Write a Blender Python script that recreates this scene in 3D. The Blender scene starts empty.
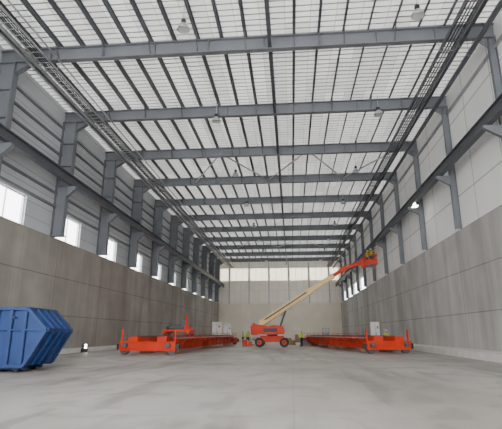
import bpy, bmesh, math, random
from mathutils import Vector, Matrix
random.seed(4)
XL,XR=-17.2,11.5
Y0,YB=-8.0,108.0
ZC=8.25      # top of concrete
ZD=18.35    # deck
EYE=1.5
def new_mat(name,col,rough=0.7,metal=0.0,col2=None,scale=1.0,detail=4,bump=0.0,stretch=None,spec=None):
    m=bpy.data.materials.new(name);m.use_nodes=True
    nt=m.node_tree;b=nt.nodes['Principled BSDF']
    b.inputs['Roughness'].default_value=rough;b.inputs['Metallic'].default_value=metal
    if spec is not None:b.inputs['Specular IOR Level'].default_value=spec
    if col2 is None: col2=tuple(c*0.8 for c in col)
    tc=nt.nodes.new('ShaderNodeTexCoord');mp=nt.nodes.new('ShaderNodeMapping')
    if stretch: mp.inputs['Scale'].default_value=stretch
    n=nt.nodes.new('ShaderNodeTexNoise');n.inputs['Scale'].default_value=scale;n.inputs['Detail'].default_value=detail
    r=nt.nodes.new('ShaderNodeValToRGB')
    r.color_ramp.elements[0].position=0.3;r.color_ramp.elements[1].position=0.7
    r.color_ramp.elements[0].color=(*col2,1);r.color_ramp.elements[1].color=(*col,1)
    nt.links.new(tc.outputs['Object'],mp.inputs[0]);nt.links.new(mp.outputs[0],n.inputs['Vector'])
    nt.links.new(n.outputs['Fac'],r.inputs[0]);nt.links.new(r.outputs[0],b.inputs['Base Color'])
    if bump:
        bp=nt.nodes.new('ShaderNodeBump');bp.inputs['Strength'].default_value=bump;bp.inputs['Distance'].default_value=0.02
        nt.links.new(n.outputs['Fac'],bp.inputs['Height']);nt.links.new(bp.outputs[0],b.inputs['Normal'])
    return m
def mult(m,sock):
    nt=m.node_tree;b=nt.nodes['Principled BSDF'];src=b.inputs['Base Color'].links[0].from_socket
    mx=nt.nodes.new('ShaderNodeMix');mx.data_type='RGBA';mx.blend_type='MULTIPLY';mx.inputs[0].default_value=1
    nt.links.new(src,mx.inputs[6]);nt.links.new(sock,mx.inputs[7]);nt.links.new(mx.outputs[2],b.inputs['Base Color'])
def brick(nt,axes,w,h,dark,mortar,offs,c2=.93):
    tc=nt.nodes.new('ShaderNodeTexCoord');sp=nt.nodes.new('ShaderNodeSeparateXYZ');cb=nt.nodes.new('ShaderNodeCombineXYZ')
    nt.links.new(tc.outputs['Object'],sp.inputs[0])
    nt.links.new(sp.outputs[axes[0]],cb.inputs[0]);nt.links.new(sp.outputs[axes[1]],cb.inputs[1])
    br=nt.nodes.new('ShaderNodeTexBrick');br.offset=offs;br.inputs['Scale'].default_value=1
    br.inputs['Brick Width'].default_value=w;br.inputs['Row Height'].default_value=h
    br.inputs['Mortar Size'].default_value=mortar;br.inputs['Mortar Smooth'].default_value=0.1
    br.inputs['Color1'].default_value=(1,1,1,1);br.inputs['Color2'].default_value=(c2,c2,c2,1);br.inputs['Mortar'].default_value=(dark,)*3+(1,)
    nt.links.new(cb.outputs[0],br.inputs['Vector'])
    return br.outputs['Color']
def panel_joints(m,axes,w,h,dark=0.75,mortar=0.015,offs=0.0,c2=.93):
    mult(m,brick(m.node_tree,axes,w,h,dark,mortar,offs,c2))
def stains(m,scale,lo,a=.42,b_=.6,stretch=(1,1,1),seed=0):
    nt=m.node_tree
    tc=nt.nodes.new('ShaderNodeTexCoord');mp=nt.nodes.new('ShaderNodeMapping');mp.inputs['Scale'].default_value=stretch;mp.inputs['Location'].default_value=(seed,seed,0)
    n=nt.nodes.new('ShaderNodeTexNoise');n.inputs['Scale'].default_value=scale;n.inputs['Detail'].default_value=6;n.inputs['Distortion'].default_value=.6
    r=nt.nodes.new('ShaderNodeValToRGB');r.color_ramp.elements[0].position=a;r.color_ramp.elements[1].position=b_
    r.color_ramp.elements[0].color=(*lo,1);r.color_ramp.elements[1].color=(1,1,1,1)
    nt.links.new(tc.outputs['Object'],mp.inputs[0]);nt.links.new(mp.outputs[0],n.inputs['Vector']);nt.links.new(n.outputs['Fac'],r.inputs[0])
    mult(m,r.outputs[0])
def emis(name,col,s):
    m=new_mat(name,col,0.4);b=m.node_tree.nodes['Principled BSDF']
    b.inputs['Emission Color'].default_value=(*col,1);b.inputs['Emission Strength'].default_value=s
    return m

M={}
M['floor']=new_mat('floor_concrete',(.50,.485,.455),.48,0,(.37,.355,.33),.22,8,.05)
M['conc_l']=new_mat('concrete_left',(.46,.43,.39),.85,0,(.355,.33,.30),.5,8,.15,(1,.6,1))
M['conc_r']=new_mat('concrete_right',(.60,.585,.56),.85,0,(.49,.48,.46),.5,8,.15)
M['conc_b']=new_mat('concrete_back',(.80,.73,.61),.85,0,(.72,.65,.54),.4,6)
M['kerb']=new_mat('kerb_concrete',(.68,.66,.62),.8,0,(.58,.56,.53),1.2)
M['steel']=new_mat('grey_painted_steel',(.165,.176,.193),.45,0,(.135,.144,.157),.8)
M['steel_d']=new_mat('dark_painted_steel',(.085,.092,.103),.5,0,(.065,.07,.08),.8)
M['galv']=new_mat('galvanised_steel',(.42,.43,.44),.4,.3,(.32,.33,.34),1.5)
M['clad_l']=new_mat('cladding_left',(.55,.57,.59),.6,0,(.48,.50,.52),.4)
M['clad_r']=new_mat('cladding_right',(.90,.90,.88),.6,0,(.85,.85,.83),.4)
M['clad_b']=new_mat('cladding_back',(.90,.84,.72),.6,0,(.85,.79,.68),.4)
M['seam_shade']=new_mat('deck_seam_shade',(.50,.50,.49),.6)  # grey for rib sides and grooves: joint colour with rib shading painted in
M['orange']=new_mat('orange_red_paint',(.70,.040,.006),.5,0,(.56,.030,.005),1.2,spec=.3)
M['cream']=new_mat('cream_paint',(.80,.58,.24),.4,0,(.70,.50,.20),1.2)
M['rubber']=new_mat('tyre_rubber',(.03,.03,.03),.8)
M['black']=new_mat('black_plastic',(.03,.03,.035),.5)
M['white']=new_mat('white_paint',(.75,.75,.73),.5)
M['blue']=new_mat('blue_skip_paint',(.004,.04,.18),.5,0,(.003,.026,.115),1.5,6)
M['blue_d']=new_mat('dark_blue_paint_and_rib_shade',(.004,.02,.08),.5)
M['lampglass']=new_mat('lamp_glass',(.6,.6,.58),.2)
M['flood']=emis('flood_lamp_glass',(1,.97,.88),14)
M['hivis']=new_mat('hi_vis_yellow',(.65,.75,.03),.8)
M['navy']=new_mat('navy_trousers',(.02,.03,.07),.9)
M['skin']=new_mat('skin',(.55,.32,.22),.6)
M['timber']=new_mat('timber',(.40,.27,.14),.8,0,(.3,.19,.1),3)
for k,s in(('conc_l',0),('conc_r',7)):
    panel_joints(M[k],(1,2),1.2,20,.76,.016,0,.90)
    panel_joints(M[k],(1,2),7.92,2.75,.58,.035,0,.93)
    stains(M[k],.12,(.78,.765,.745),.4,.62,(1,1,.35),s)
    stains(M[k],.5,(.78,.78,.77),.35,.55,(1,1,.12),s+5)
panel_joints(M['conc_b'],(0,2),2.4,20,.85,.02)
panel_joints(M['clad_l'],(1,2),7.92,1.0,.6,.03)
panel_joints(M['clad_r'],(1,2),3.96,2.62,.5,.045)
panel_joints(M['clad_b'],(0,2),1.5,2.8,.7,.03)
panel_joints(M['floor'],(0,1),7,9.0,.84,.022,0,.96)
stains(M['floor'],.16,(.72,.70,.67),.40,.60,(1,.5,1),3)
stains(M['floor'],.9,(.80,.79,.78),.38,.50,(1,.7,1),11)
stains(M['floor'],.35,(.74,.73,.71),.38,.45,(2.2,.25,1),23)
# roof deck
m=bpy.data.materials.new('translucent_roof_sheet');m.use_nodes=True;nt=m.node_tree
for n in list(nt.nodes):nt.nodes.remove(n)
o=nt.nodes.new('ShaderNodeOutputMaterial');mx=nt.nodes.new('ShaderNodeMixShader');mx.inputs[0].default_value=.13
d=nt.nodes.new('ShaderNodeBsdfDiffuse');t=nt.nodes.new('ShaderNodeBsdfTranslucent')
tc=nt.nodes.new('ShaderNodeTexCoord');nz=nt.nodes.new('ShaderNodeTexNoise');nz.inputs['Scale'].default_value=.25
r=nt.nodes.new('ShaderNodeValToRGB');r.color_ramp.elements[0].color=(.76,.76,.73,1);r.color_ramp.elements[1].color=(.88,.88,.85,1)
mm=nt.nodes.new('ShaderNodeMix');mm.data_type='RGBA';mm.blend_type='MULTIPLY';mm.inputs[0].default_value=1
nt.links.new(tc.outputs['Object'],nz.inputs['Vector']);nt.links.new(nz.outputs['Fac'],r.inputs[0])
nt.links.new(r.outputs[0],mm.inputs[6]);nt.links.new(brick(nt,(1,0),3.96,1.40,.6,.025,.5,.76),mm.inputs[7])
nt.links.new(mm.outputs[2],d.inputs[0]);nt.links.new(mm.outputs[2],t.inputs[0])
nt.links.new(d.outputs[0],mx.inputs[1]);nt.links.new(t.outputs[0],mx.inputs[2]);nt.links.new(mx.outputs[0],o.inputs[0])
M['deck']=m
def simple_trans(name,col,fac,glossy=False):
    m=bpy.data.materials.new(name);m.use_nodes=True;nt=m.node_tree
    for n in list(nt.nodes):nt.nodes.remove(n)
    o=nt.nodes.new('ShaderNodeOutputMaterial')
    mx=nt.nodes.new('ShaderNodeMixShader');mx.inputs[0].default_value=fac
    if glossy:
        t=nt.nodes.new('ShaderNodeBsdfTransparent');g=nt.nodes.new('ShaderNodeBsdfGlossy');g.inputs['Roughness'].default_value=.05
    else:
        t=nt.nodes.new('ShaderNodeBsdfDiffuse');g=nt.nodes.new('ShaderNodeBsdfTranslucent');t.inputs[0].default_value=col;g.inputs[0].default_value=col
    nt.links.new(t.outputs[0],mx.inputs[1]);nt.links.new(g.outputs[0],mx.inputs[2]);nt.links.new(mx.outputs[0],o.inputs[0])
    return m
M['glass']=simple_trans('window_glass',None,.06,True)
M['poly']=simple_trans('translucent_wall_sheet',(.92,.88,.78,1),.5)

class MB:
    def __init__(s):s.v=[];s.f=[];s.mi=[];s.mats=[];s.sm=[]
    def _m(s,k):
        if k not in s.mats:s.mats.append(k)
        return s.mats.index(k)
    def add(s,vs,fs,k,smooth=False):
        o=len(s.v);s.v+= [tuple(v) for v in vs]
        i=s._m(k)
        for f in fs:s.f.append([o+a for a in f]);s.mi.append(i);s.sm.append(smooth)
    def box(s,a,b,k):
        x0,y0,z0=a;x1,y1,z1=b
        s.add([(x0,y0,z0),(x1,y0,z0),(x1,y1,z0),(x0,y1,z0),(x0,y0,z1),(x1,y0,z1),(x1,y1,z1),(x0,y1,z1)],
              [(0,3,2,1),(4,5,6,7),(0,1,5,4),(1,2,6,5),(2,3,7,6),(3,0,4,7)],k)
    def ob(s,p,q,w,h,k,up=(0,0,1),ou=0,os=0,w2=None,h2=None):
        p=Vector(p);q=Vector(q);d=(q-p).normalized();up=Vector(up)
        sd=d.cross(up)
        if sd.length<1e-4: sd=d.cross(Vector((1,0,0)))
        sd.normalize();u=sd.cross(d).normalized()
        w2=w2 or w;h2=h2 or h
        vs=[]
        for c,ww,hh in((p,w,h),(q,w2,h2)):
            c=c+u*ou+sd*os
            for a,b in((-1,-1),(1,-1),(1,1),(-1,1)):vs.append(c+sd*a*ww/2+u*b*hh/2)
        s.add(vs,[(0,1,2,3),(7,6,5,4),(0,4,5,1),(1,5,6,2),(2,6,7,3),(3,7,4,0)],k)
    def ib(s,p,q,w,h,k,tf=.04,tw=.03,up=(0,0,1)):
        s.ob(p,q,tw,h-2*tf,k,up);s.ob(p,q,w,tf,k,up,ou=h/2-tf/2);s.ob(p,q,w,tf,k,up,ou=-h/2+tf/2)
    def cyl(s,p,q,r,k,n=12,r2=None,cap=True):
        p=Vector(p);q=Vector(q);d=(q-p).normalized();a=d.cross(Vector((0,0,1)))
        if a.length<1e-4:a=Vector((1,0,0))
        a.normalize();b=d.cross(a);r2=r if r2 is None else r2
        vs=[p+(a*math.cos(2*math.pi*i/n)+b*math.sin(2*math.pi*i/n))*r for i in range(n)]
        vs+=[q+(a*math.cos(2*math.pi*i/n)+b*math.sin(2*math.pi*i/n))*r2 for i in range(n)]
        s.add(vs,[(i,(i+1)%n,n+(i+1)%n,n+i) for i in range(n)],k,n>8)
        if cap:s.add(vs,[tuple(range(n))[::-1],tuple(range(n,2*n))],k)
    def prism(s,poly,axis,a,b,k):
        n=len(poly)
        f=(lambda p,t:(p[0],t,p[1])) if axis=='y' else ((lambda p,t:(t,p[0],p[1])) if axis=='x' else (lambda p,t:(p[0],p[1],t)))
        vs=[f(p,a) for p in poly]+[f(p,b) for p in poly]
        s.add(vs,[tuple(range(n))[::-1],tuple(range(n,2*n))]+[(i,(i+1)%n,n+(i+1)%n,n+i) for i in range(n)],k)
    def lathe(s,c,prof,k,n=20):
        c=Vector(c);vs=[]
        for r,z in prof:
            for i in range(n):vs.append(c+Vector((r*math.cos(2*math.pi*i/n),r*math.sin(2*math.pi*i/n),z)))
        fs=[]
        for j in range(len(prof)-1):
            for i in range(n):fs.append((j*n+i,j*n+(i+1)%n,(j+1)*n+(i+1)%n,(j+1)*n+i))
        s.add(vs,fs,k,True)
    def obj(s,name,loc=(0,0,0),rot=0,bevel=0,parent=None):
        me=bpy.data.meshes.new(name);me.from_pydata(s.v,[],s.f)
        for k in s.mats:me.materials.append(M[k])
        for p,i,sm in zip(me.polygons,s.mi,s.sm):p.material_index=i;p.use_smooth=sm
        bm=bmesh.new();bm.from_mesh(me);bmesh.ops.recalc_face_normals(bm,faces=bm.faces);bm.to_mesh(me);bm.free()
        o=bpy.data.objects.new(name,me);bpy.context.collection.objects.link(o)
        o.location=loc;o.rotation_euler=(0,0,rot)
        if bevel:
            b=o.modifiers.new('bevel','BEVEL');b.width=bevel;b.segments=2;b.limit_method='ANGLE'
        if parent:o.parent=parent
        return o

FR=[22.6+7.92*i for i in range(-3,11)]
# ---------------- shell
b=MB();b.box((XL,Y0,-.4),(XR,YB,0),'floor');b.obj('floor')
def wall_side(name,x0,x1,wins,kc,kl):
    b=MB()
    b.box((x0,Y0,-.4),(x1,YB,ZC),kc)
    zt=ZC+2.0
    y=Y0
    for a,c in wins:
        b.box((x0,y,ZC),(x1,a,zt),kl);y=c
    b.box((x0,y,ZC),(x1,YB,zt),kl)
    b.box((x0,Y0,zt),(x1,YB,ZD),kl)
    return b.obj(name)
winL=[(f+.5,f+4.4) for f in FR[:-1]]
winR=[(f+1.0,f+6.6) for f in FR[-5:-1]]
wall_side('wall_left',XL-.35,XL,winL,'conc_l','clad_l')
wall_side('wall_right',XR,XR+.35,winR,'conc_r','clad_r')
cols=[XL+2.5+4.74*i for i in range(6)]
edges=[XL]+cols+[XR]
zb0,zb1=13.6,16.6
b=MB();b.box((XL-.35,YB,-.4),(XR+.35,YB+.35,ZC),'conc_b');b.box((XL-.35,YB,ZC),(XR+.35,YB+.35,zb0),'clad_b');b.box((XL-.35,YB,zb1),(XR+.35,YB+.35,ZD),'clad_b')
b.box((XL-.35,YB,zb0),(XL+.2,YB+.35,zb1),'clad_b');b.box((XR-.2,YB,zb0),(XR+.35,YB+.35,zb1),'clad_b')
for x in cols:
    b.box((x-.2,YB,zb0),(x+.2,YB+.35,zb1),'clad_b')
    b.ib((x,YB-.16,ZC),(x,YB-.16,ZD-.4),.22,.3,'galv',up=(0,1,0))
b.obj('wall_back')
b=MB();b.box((6.9,YB-.06,0),(8.5,YB-.01,2.6),'steel');b.box((7.0,YB-.09,.05),(8.4,YB-.06,2.5),'galv');b.box((7.15,YB-.14,1.1),(7.3,YB-.09,1.2),'black');b.obj('door_1')
k=1
for i in range(7):
    a=edges[i]+.2;c=edges[i+1]-.2
    b=MB();b.box((a,YB+.12,zb0),(c,YB+.16,zb1),'poly')
    n=max(1,int((c-a)/1.1))
    for j in range(n+1):
        x=a+(c-a)*j/n;b.box((x-.03,YB+.07,zb0),(x+.03,YB+.12,zb1),'galv')
    b.obj('window_%d'%k);k+=1
for wins,x in((winL,XL-.2),(winR,XR+.15)):
    for a,c in wins:
        b=MB();b.box((x,a,ZC),(x+.02,c,ZC+2.0),'glass')
        for y in (a+.04,c-.04):b.box((x-.04,y-.04,ZC),(x+.06,y+.04,ZC+2.0),'white')
        for z in (ZC+.04,ZC+1.96):b.box((x-.04,a,z-.04),(x+.06,c,z+.04),'white')
        b.box((x-.03,(a+c)/2-.03,ZC),(x+.05,(a+c)/2+.03,ZC+2.0),'white')
        b.obj('window_%d'%k);k+=1
# ceiling corrugated deck
b=MB();y=Y0
prof=[(0,0),(.37,0),(.39,.07),(.44,.07)]
pts=[]
while y<YB:
    for dy,dz in prof:pts.append((y+dy,ZD+dz))
    y+=.46
vs=[]
for yy,zz in pts:vs+=[(XL-.35,yy,zz),(XR+.35,yy,zz)]
fa=[];fb=[]
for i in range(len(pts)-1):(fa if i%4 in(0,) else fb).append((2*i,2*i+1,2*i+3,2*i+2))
b.add(vs,fa,'deck');b.add(vs,fb,'seam_shade');b.obj('ceiling')
# purlins
b=MB();x=XL+.9
px=[]
while x<XR-.3:
    px.append(x)
    b.ob((x,Y0,ZD-.14),(x,YB,ZD-.14),.02,.27,'steel_d')
    b.ob((x+.04,Y0,ZD-.015),(x+.04,YB,ZD-.015),.1,.015,'steel_d')
    b.ob((x-.04,Y0,ZD-.27),(x-.04,YB,ZD-.27),.1,.015,'steel_d')
    x+=1.40
b.obj('roof_purlins')
# portal frames
for f in FR:
    b=MB();zt=ZD-.29;h=.85;zb=zt-h
    b.ib((XL+.02,f,zt-h/2),(XR-.02,f,zt-h/2),.36,h,'steel',.045,.03)
    xx=XL+.02
    b.prism([(xx+1.05,zb),(xx+2.2,zb),(xx+1.05,zb-.7)],'y',f-.02,f+.02,'steel')
    b.ob((xx+1.05,f,zb-.7),(xx+2.2,f,zb),.36,.045,'steel')
    b.ib((xx+.53,f,12.0),(xx+.53,f,zb),.5,1.05,'steel',.045,.04,up=(1,0,0))
    b.ib((xx+.42,f,ZC),(xx+.42,f,12.0),.5,.84,'steel',.045,.04,up=(1,0,0))
    b.box((xx,f-.3,ZC),(xx+.95,f+.3,ZC+.06),'steel')
    for z in(12.0,13.6,15.4):b.box((xx+.05,f-.24,z-.02),(xx+1.0,f+.24,z+.02),'steel')
    b.prism([(xx+.84,12.0),(xx+1.5,12.0),(xx+1.5,11.8),(xx+.84,11.2)],'y',f-.16,f+.16,'steel')
    xr=XR-.02
    b.ib((xr-.2,f,ZC),(xr-.2,f,zb),.26,.4,'steel',.03,.03,up=(1,0,0))
    b.prism([(xr-.4,zb),(xr-1.2,zb),(xr-.4,zb-.6)],'y',f-.02,f+.02,'steel')
    b.prism([(xr-.4,12.0),(xr-1.3,12.0),(xr-1.3,11.85),(xr-.4,11.3)],'y',f-.1,f+.1,'steel')
    n=9
    for i in range(1,n):
        xx=XL+(XR-XL)*i/n
        b.box((xx-.015,f-.17,zb+.05),(xx+.015,f+.17,zt-.05),'steel')
    for xx in px[2:-2:2]:
        b.ob((xx,f-.02,zb+.05),(xx,f-.75,zt+.1),.05,.05,'steel_d')
        b.ob((xx,f+.02,zb+.05),(xx,f+.75,zt+.1),.05,.05,'steel_d')
    b.obj('steel_portal_frame')
for nm,x,s in(('wall_rails_left',XL,1),('wall_rails_right',XR,-1)):
    b=MB()
    for z in ((ZC+2.15,11.4,13.2,14.4,15.5,16.6) if s>0 else (13.6,16.6)):
        b.box((min(x,x+s*.14),Y0,z),(max(x,x+s*.14),YB-.4,z+.16),'steel' if s>0 else 'galv')
    b.obj(nm)
for nm,x in(('crane_runway_left',XL+1.25),('crane_runway_right',XR-1.0)):
    b=MB()
    b.ib((x,Y0,12.36),(x,YB-.4,12.36),.34,.68,'steel_d',.05,.03)
    b.box((x-.04,Y0,12.70),(x+.04,YB-.4,12.82),'steel_d')
    b.obj(nm)
zb=ZD-.29-.85
b=MB()
for x in(-.9,):
    b.ob((x,Y0,zb+.2),(x,YB-.3,zb+.2),.2,.2,'steel_d')
b.ob((XL+2.4,Y0,zb+.2),(XL+2.4,YB-.3,zb+.2),.18,.18,'steel')
b.ob((XR-1.6,Y0,zb+.2),(XR-1.6,YB-.3,zb+.2),.18,.18,'steel')
b.obj('roof_longitudinal_ties')
b=MB()
for (i,j) in((5,6),(10,11)):
    xs=[XL+2.5,XL+7,XL+11,XL+15,XL+19,XL+23,XR-1.5]
    for a in range(1,len(xs)-1):
        ya,yb=(FR[i],FR[j]) if a%2==0 else (FR[j],FR[i])
        b.cyl((xs[a],ya,zb+.35),(xs[a+1],yb,zb+.35),.07,'galv',8)
b.obj('roof_wind_bracing')
def tray(name,x,z,w,km='galv',hh=.12):
    b=MB()
    for s in(-1,1):b.box((x+s*w/2-.025,Y0+.1,z),(x+s*w/2+.025,YB-.6,z+hh),km)
    y=Y0+.3
    while y<YB-.8:
        b.box((x-w/2,y,z+.01),(x+w/2,y+.05,z+.04),km);y+=.5
    for i in range(4):
        b.cyl((x-w*.35+i*w*.22,Y0+.1,z+.07),(x-w*.35+i*w*.22,YB-.6,z+.07),.035,'black',6)
    for f in FR:
        b.box((x-w/2-.1,f-.03,z-.05),(x+w/2+.1,f+.03,z),'steel')
        for s in(-1,1):b.cyl((x+s*(w/2+.06),f,z-.04),(x+s*(w/2+.06),f,zb),.015,'galv',6)
    b.obj(name)
tray('cable_tray',-13.9,zb-.6,.6)
tray('cable_tray',8.9,zb-.6,.7,'steel_d',.2)
def pipe(name,specs,k='galv'):
    b=MB()
    for x,z,r in specs:
        b.cyl((x,Y0+.1,z),(x,YB-.6,z),r,k,10)
        for f in FR:
            b.cyl((x,f,z+r),(x,f,zb),.012,k,6);b.cyl((x,f-.03,z),(x,f+.03,z),r+.02,'steel',10)
    b.obj(name)
pipe('roof_pipes',[(-14.6,zb-.45,.10),(-15.0,zb-.45,.07),(-13.2,zb-.3,.05)])
pipe('roof_pipes',[(9.6,zb-.35,.09),(10.0,zb-.9,.11),(10.3,zb-.6,.08)],'steel_d')
# lamps (kept clear of the rafters)
for i in range(8):
    for x in(-5.2,6.5):
        y=19.5+11.1*i;z=zb-.2
        for f in FR:
            if abs(y-f)<.6:y=f-.62
        b=MB()
        b.cyl((0,0,.05),(0,0,1.1),.02,'galv',6)
        b.cyl((0,0,-.15),(0,0,.1),.13,'black',14)
        b.lathe((0,0,0),[(.12,-.12),(.2,-.2),(.3,-.38),(.33,-.5),(.31,-.5),(.28,-.38),(.18,-.2),(.0,-.16)],'galv')
        b.cyl((0,0,-.47),(0,0,-.46),.28,'lampglass',18)
        b.obj('high_bay_lamp',(x,y,z))
b=MB()
b.box((-.12,-.35,-.12),(.12,.35,.12),'black');b.box((-.16,-.32,-.10),(-.12,.32,.10),'flood');b.box((-.3,-.32,-.16),(.1,.32,-.12),'flood');b.box((-.04,-.04,.1),(.04,.04,.2),'black')
b.obj('flood_lamp',(10.5,37.0,11.80))
for y in(36.5,44.5,52,65,76):
    b=MB();b.box((.42,-.2,.25),(.58,.2,.65),'black');b.box((.58,-.17,.28),(.61,.17,.62),'flood')
    b.box((.32,-.22,0),(.7,-.18,.3),'black');b.box((.32,.18,0),(.7,.22,.3),'black')
    b.obj('work_lamp',(XL,y,0))
b=MB();b.prism([(XR,0),(XR-.75,0),(XR-.7,.42),(XR,.5)],'y',Y0,YB,'kerb');b.obj('trim_1')
b=MB();b.prism([(XL,0),(XL+.3,0),(XL+.28,.3),(XL,.35)],'y',Y0,YB,'kerb');b.obj('trim_2')

# ---------------- open-top skip container, sloped ends, ribbed sides
b=MB()
prof=[(-5.4,.24),(-.1,.24),(.66,1.62),(-.15,2.45),(-5.6,2.45),(-6.2,1.62)]
W=2.5
for y in(0,W-.06):b.prism(prof,'y',y,y+.06,'blue')
def strip(p,q,th,k='blue',y0=.06,y1=W-.06):
    d=Vector((q[0]-p[0],q[1]-p[1])).normalized();nrm=Vector((-d.y,d.x))*th
    b.prism([p,q,(q[0]+nrm.x,q[1]+nrm.y),(p[0]+nrm.x,p[1]+nrm.y)],'y',y0,y1,k)
strip(prof[0],prof[1],.06);strip(prof[1],prof[2],.06);strip(prof[2],prof[3],.06)
strip(prof[5],prof[0],.06);strip(prof[4],prof[5],.06)
for y in(-.12,W-.02):
    pts=[prof[5],prof[4],prof[3],prof[2],prof[1],prof[0],prof[5]]
    for p,q in zip(pts[:-1],pts[1:]):
        b.ob((p[0],y+.07,p[1]),(q[0],y+.07,q[1]),.17,.13,'blue')
    b.ob((-6.2,y+.07,1.62),(.64,y+.07,1.62),.10,.07,'blue')
    for i in range(10):
        x=-5.35+i*.56
        b.prism([(x,.28),(x+.15,.28),(x+.15,2.4),(x,2.4)],'y',y,y+.14,'blue')
        b.prism([(x+.15,.3),(x+.17,.3),(x+.17,2.4),(x+.15,2.4)],'y',y+.02,y+.12,'blue_d')  # dark flank beside each rib: its shade put in as darker blue
for yy in(.6,1.2,1.8):
    b.ob((-.05,yy,.26),(.70,yy,1.6),.1,.1,'blue',up=(0,1,0))
    b.ob((.70,yy,1.66),(-.1,yy,2.45),.1,.1,'blue',up=(0,1,0))
b.ob((.66,0,1.62),(.66,W,1.62),.14,.14,'blue');b.ob((-.15,0,2.45),(-.15,W,2.45),.14,.12,'blue')
for y in(.5,1.8):
    b.box((-5.3,y,.06),(-.2,y+.14,.26),'blue_d')
    for x in(-4.9,-.6):b.cyl((x,y-.12,.13),(x,y+.26,.13),.13,'black',14)
for x in(-4,-2.2,-.6):b.cyl((x,-.12,2.1),(x,-.24,2.1),.05,'blue_d',10)
b.obj('blue_skip_container',(-10.4,17.7,0),math.radians(5),bevel=.01)

# ---------------- crane bridges on floor
def crane(name,loc,rot,L,gap,flip=1,ext=1.0):
    b=MB();hw=gap/2
    for s in(-1,1):
        x=s*hw
        b.box((x-.28,.6,.30),(x+.28,L-.6,1.18),'orange')
        b.box((x-.36,.6,1.17),(x+.36,L-.6,1.22),'orange');b.box((x-.36,.6,.26),(x+.36,L-.6,.31),'orange')
        b.box((x-.05,.6,1.22),(x+.05,L-.6,1.30),'steel_d')
        y=2
        while y<L-1:
            b.box((x-.33,y,.31),(x+.33,y+.04,1.17),'orange');y+=2.4
        for y in(2.5,L/2,L-2.5):b.box((x-.5,y,0),(x+.5,y+.3,.26),'timber')
    for y in(0,L):
        b.box((-hw-ext,y-.3,.28),(hw+ext,y+.3,.88),'orange')
        b.box((-hw-ext-.05,y-.36,.86),(hw+ext+.05,y+.36,.92),'orange')
        for s in(-1,1):
            b.cyl((s*(hw+ext-.35),y-.16,.3),(s*(hw+ext-.35),y+.16,.3),.3,'steel_d',20)
            b.box((s*(hw+ext+.1)-.12,y-.2,.35),(s*(hw+ext+.1)+.12,y+.2,.75),'black')
            b.cyl((s*(hw+.5),y-.3,.65),(s*(hw+.5),y-.6,.65),.17,'steel_d',14)
            b.box((s*hw-.34,y-.32,.90),(s*hw+.34,y+.62,1.26),'orange')
    x=hw+.75 if flip>0 else -hw-.75
    b.box((x-.35,1,1.1),(x+.35,L-1,1.15),'galv')
    xr=x+.33*flip
    y=1.2
    while y<L-1:
        b.cyl((xr,y,1.1),(xr,y,1.5),.02,'orange',6);b.ob((x-.3*flip,y,.7),(x+.3*flip,y,1.1),.05,.06,'orange');y+=2
    b.ob((xr,1,1.48),(xr,L-1,1.48),.04,.04,'orange')
    for s in(-1,1):b.box((s*(hw+ext-.1)-.06,-.06,.9),(s*(hw+ext-.1)+.06,.06,1.75),'orange')
    return b.obj(name,loc,rot,bevel=.015)
crane('crane_bridge_girder',(-10.2,32.6,0),math.radians(-1.5),30,2.1)
crane('crane_bridge_girder',(7.2,36.2,0),math.radians(9.5),25,1.6,-1,.9)
b=MB()
for s in(-1,1):
    b.box((s*1.05-.15,-1.0,.12),(s*1.05+.15,1.0,.38),'orange')
    for y in(-.75,.75):b.cyl((s*1.05-.12,y,.14),(s*1.05+.12,y,.14),.14,'steel_d',14)
b.box((-1.2,-.85,.3),(1.2,-.65,.5),'orange');b.box((-1.2,.65,.3),(1.2,.85,.5),'orange')
b.cyl((-.8,0,.62),(.6,0,.62),.25,'steel_d',20);b.box((.6,-.35,.38),(1.0,.35,.9),'orange');b.cyl((-1.1,0,.62),(-.8,0,.62),.18,'black',14)
b.box((.1,.3,.5),(.5,.7,1.3),'steel_d');b.box((.75,-.6,.5),(.9,-.45,1.7),'orange')
b.obj('hoist_trolley',(-10.0,40.5,1.30),math.radians(-1.5),bevel=.015)
def cabinet(loc,w=.9,h=1.5,rot=0):
    b=MB();b.box((-w/2,-.3,.1),(w/2,.3,h),'white');b.box((-w/2-.03,-.33,h),(w/2+.03,.33,h+.05),'white')
    b.box((-w/2+.02,-.28,0),(w/2-.02,.28,.1),'black');b.box((-.01,-.31,.2),(.01,-.3,h-.1),'black');b.box((.06,-.34,h*.5),(.1,-.3,h*.6),'black')
    b.box((w*.2,-.31,h*.75),(w*.35,-.3,h*.85),'orange')
    b.obj('electrical_cabinet',loc,rot,bevel=.01)
cabinet((-10.8,66.5,0),1.3,3.0);cabinet((-9.3,67,0),1.0,2.7);cabinet((8.9,51,0),.9,2.6);cabinet((-6.6,70,0),.9,1.9)
def pallet(loc,rot,k,h=.8):
    b=MB()
    for i in range(3):b.box((-.6,-.5+i*.42,0),(.6,-.34+i*.42,.1),'timber')
    for i in range(6):b.box((-.6+i*.21,-.5,.1),(-.46+i*.21,.5,.13),'timber')
    b.box((-.5,-.42,.13),(.05,.4,.13+h),k);b.box((.1,-.4,.13),(.52,.38,.13+h*.6),k);b.box((-.5,-.05,.13+h),(.05,.02,.15+h),'black')
    b.obj('loaded_pallet',loc,rot,bevel=.01)
pallet((-5.6,60,0),.3,'white',.9);pallet((-.2,62,0),-.2,'timber',.7);pallet((-5.2,54.0,0),.1,'orange',.6);pallet((1.6,57,0),.4,'steel',.5);pallet((8.6,44.5,0),.1,'white',.7)
pallet((-4,78,0),.2,'white',1.2);pallet((1,80,0),.1,'timber',1.1);pallet((3.2,82,0),-.3,'white',1.3);pallet((-8,85,0),0,'steel',1.4)

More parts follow.
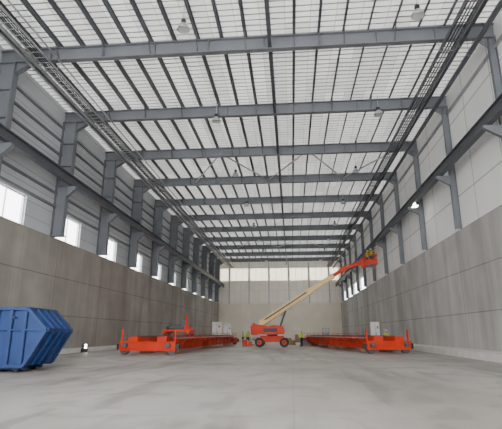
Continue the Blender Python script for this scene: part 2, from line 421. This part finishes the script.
# ---------------- boom lift
lift=bpy.data.objects.new('boom_lift',None);bpy.context.collection.objects.link(lift);lift.location=(-2.2,51.9,0)
def P(b,n,bev=.02):return b.obj(n,bevel=bev,parent=lift)
b=MB()
b.box((-1.7,-.75,.55),(1.7,.75,1.0),'orange');b.box((-1.3,-.55,.95),(1.3,.55,1.2),'orange')
for x in(-1.35,1.35):b.box((x-.12,-1.0,.45),(x+.12,1.0,.65),'black')
P(b,'chassis')
b=MB()
for x in(-1.35,1.35):
    for y in(-1.0,1.0):
        s=1 if y>0 else -1
        b.cyl((x,y-.2,.5),(x,y+.2,.5),.5,'rubber',28);b.cyl((x,y+s*.2,.5),(x,y+s*.23,.5),.26,'orange',20);b.cyl((x,y+s*.22,.5),(x,y+s*.27,.5),.12,'black',14)
P(b,'wheels',.04)
b=MB()
b.cyl((0,0,1.15),(0,0,1.35),.6,'black',28)
for ya,yb in((-1.05,-.35),(.35,1.05)):
    b.prism([(-2.0,1.35),(1.3,1.35),(1.4,1.7),(1.2,2.25),(.2,2.35),(-.4,2.2),(-1.9,2.5),(-2.2,2.2)],'y',ya,yb,'orange')
b.box((-1.9,-.36,1.35),(1.0,.36,1.6),'orange')
b.prism([(-2.3,1.3),(-1.7,1.3),(-1.7,2.3),(-2.0,2.6),(-2.35,2.2)],'y',-.9,.9,'orange')
b.box((-.9,-1.07,1.6),(.6,-1.05,2.0),'black')
P(b,'turntable',.05)
A=Vector((-1.3,0,2.5));D=(Vector((8.4,-1.2,8.6))-A).normalized()
b=MB();b.ob(A,A+D*6.8,.5,.66,'cream');b.ob(A+D*6.5,A+D*6.8,.56,.76,'cream')
b.ob(A+D*6.6,A+D*9.8,.38,.5,'cream');b.ob(A+D*9.5,A+D*9.8,.44,.56,'cream')
b.cyl((.7,0,1.6),A+D*3.4+Vector((0,0,-.3)),.11,'steel_d',14);b.cyl(A+D*2.6+Vector((.1,0,-.5)),A+D*3.6+Vector((0,0,-.3)),.07,'galv',12)
b.ob(A+D*.6+Vector((0,-.3,.1)),A+D*6.2+Vector((0,-.3,.1)),.08,.12,'black')
P(b,'telescopic_boom')
T=A+D*9.7
b=MB();T2=A+D*11.0
b.ob(T,T2,.28,.38,'orange');b.ob(T2-D*.2,T2+Vector((.3,0,.1)),.36,.55,'orange')
J=T2+Vector((.2,0,.1));J2=Vector((10.15,-1.7,9.0))
b.ob(J,J2,.22,.28,'orange');b.ob(J+Vector((0,0,.24)),J2+Vector((0,0,.24)),.1,.1,'orange')
b.cyl(J+Vector((-.4,0,-.4)),J+(J2-J)*.6+Vector((0,0,-.1)),.06,'black',12)
P(b,'jib')
B=J2+Vector((0,0,-.15))
b=MB()
bx0,bx1,by0,by1,bz=B.x+.15,B.x+1.35,B.y-1.1,B.y+1.1,B.z-.25
b.box((B.x-.15,B.y-.2,B.z-.4),(B.x+.2,B.y+.2,B.z+.6),'orange')
b.box((bx0,by0,bz),(bx1,by1,bz+.06),'galv')
for z in(bz+.08,bz+.55,bz+1.08):
    for p,q in(((bx0,by0),(bx1,by0)),((bx1,by0),(bx1,by1)),((bx1,by1),(bx0,by1)),((bx0,by1),(bx0,by0))):
        b.cyl((*p,z),(*q,z),.045,'orange',8)
for x in(bx0,(bx0+bx1)/2,bx1):
    for y in(by0,by1):b.cyl((x,y,bz),(x,y,bz+1.08),.035,'orange',8)
for y in(by0+.7,by1-.7):
    for x in(bx0,bx1):b.cyl((x,y,bz),(x,y,bz+1.08),.03,'orange',8)
b.box((bx0,by0-.01,bz+.08),(bx1,by0+.01,bz+.5),'orange')
b.box((bx0+.02,B.y-.3,bz+.85),(bx0+.25,B.y+.3,bz+1.15),'black')
P(b,'basket',0)

# ---------------- workers
def worker(loc,rot,reach=True):
    root=bpy.data.objects.new('worker_in_hi_vis',None);bpy.context.collection.objects.link(root);root.location=loc;root.rotation_euler=(0,0,rot)
    def skin(name,V,E,mat,rootv=0,sub=2):
        me=bpy.data.meshes.new(name);me.from_pydata([v[:3] for v in V],E,[]);o=bpy.data.objects.new(name,me);bpy.context.collection.objects.link(o)
        o.parent=root;md=o.modifiers.new('skin','SKIN');md.use_smooth_shade=True
        me.materials.append(M[mat])
        for i,v in enumerate(V):
            me.skin_vertices[0].data[i].radius=(v[3],v[4] if len(v)>4 else v[3]);me.skin_vertices[0].data[i].use_root=(i==rootv)
        s=o.modifiers.new('sub','SUBSURF');s.levels=sub;s.render_levels=sub
        return o
    skin('legs',[(0,0,.95,.13,.15),(0,.1,.88,.1),(.02,.13,.5,.07),(-.01,.14,.09,.05),(0,-.1,.88,.1),(.03,-.13,.5,.07),(.0,-.14,.09,.05)],[(0,1),(1,2),(2,3),(0,4),(4,5),(5,6)],'navy')
    for s in(-1,1):
        skin('boot',[(-.04,s*.14,.05,.05),(.08,s*.145,.05,.05),(.18,s*.15,.04,.04)],[(0,1),(1,2)],'black')
    if reach:
        eL,wL,eR,wR=(.18,.25,1.25),(.40,.2,1.35),(.2,-.25,1.5),(.40,-.2,1.72)
        dirs=((1,Vector((.9,0,.1))),(-1,Vector((.9,0,.7))))
    else:
        eL,wL,eR,wR=(-.02,.27,1.13),(.10,.26,.90),(.0,-.26,1.13),(.24,-.2,1.08)
        dirs=((1,Vector((.35,0,-.9))),(-1,Vector((.9,.2,.1))))
    skin('jacket',[(0,0,.92,.12,.16),(0,0,1.15,.12,.15),(.01,0,1.36,.13,.17),(.0,0,1.47,.07,.08),
        (.0,.19,1.42,.075),(*eL,.055),(*wL,.042),(.0,-.19,1.42,.075),(*eR,.055),(*wR,.042)],[(0,1),(1,2),(2,3),(2,4),(4,5),(5,6),(2,7),(7,8),(8,9)],'hivis')
    skin('head',[(0,0,1.47,.05),(.01,0,1.55,.055),(.02,0,1.62,.08,.07),(.02,0,1.70,.09,.075),(.01,0,1.76,.06)],[(0,1),(1,2),(2,3),(3,4)],'skin')
    b=MB()
    b.cyl((.10,0,1.645),(.125,0,1.625),.014,'skin',8)
    for s in(-1,1):
        b.cyl((.02,s*.075,1.64),(.02,s*.095,1.65),.025,'skin',8);b.cyl((.092,s*.03,1.665),(.102,s*.03,1.665),.009,'black',8)
    b.box((.095,-.025,1.592),(.102,.025,1.598),'orange')
    b.obj('face_features',parent=root)
    b=MB();b.lathe((.01,0,1.70),[(.15,0),(.13,.0),(.125,.05),(.10,.10),(.05,.13),(0,.14)],'white');b.obj('hard_hat',parent=root)
    for (s,d),wr in zip(dirs,(wL,wR)):
        d=d.normalized();h=Vector(wr)+d*.02
        V=[tuple(h)+(.03,),tuple(h+d*.05)+(.038,.022),tuple(h+d*.1)+(.036,.02)]
        skin('palm',V,[(0,1),(1,2)],'skin',0,1)
        b=MB()
        for i,(yy,l) in enumerate(((-.03,.075),(-.01,.085),(.01,.08),(.03,.062))):
            p=h+d*.1+Vector((0,yy,0));q=p+d*l*.5;r=q+(d+Vector((0,0,-.7))).normalized()*l*.5
            b.cyl(p,q,.010,'skin',8);b.cyl(q,r,.009,'skin',8,.007)
        p=h+d*.04+Vector((0,-s*.03,0));q=p+(d*.5+Vector((0,-s*.8,0)))*.04;r=q+d*.035
        b.cyl(p,q,.012,'skin',8);b.cyl(q,r,.010,'skin',8,.008)
        b.obj('fingers',parent=root)
    return root
Wp=Vector(lift.location)+Vector(((bx0+bx1)/2,B.y-.45,bz+.06))
worker(Wp+Vector((.1,0,0)),math.radians(10))
worker(Wp+Vector((-.15,1.0,0)),math.radians(-40))
worker((-5.4,57,0),math.radians(-60),False)
worker((-6.6,62.5,0),math.radians(10),False)
worker((1.1,54,0),math.radians(150),False)
worker((9.2,46.5,0),math.radians(200),False)

# ---------------- world & camera
w=bpy.data.worlds.new('sky');bpy.context.scene.world=w;w.use_nodes=True
bg=w.node_tree.nodes['Background'];bg.inputs[0].default_value=(.98,.985,1,1);bg.inputs[1].default_value=9.0
cd=bpy.data.cameras.new('camera');c=bpy.data.objects.new('camera',cd);bpy.context.collection.objects.link(c)
cd.sensor_fit='HORIZONTAL';cd.sensor_width=36;cd.lens=36*450/502;cd.clip_end=500
c.location=(0,0,EYE);c.rotation_euler=(math.radians(90+14.75),0,math.radians(5.03))
bpy.context.scene.camera=c
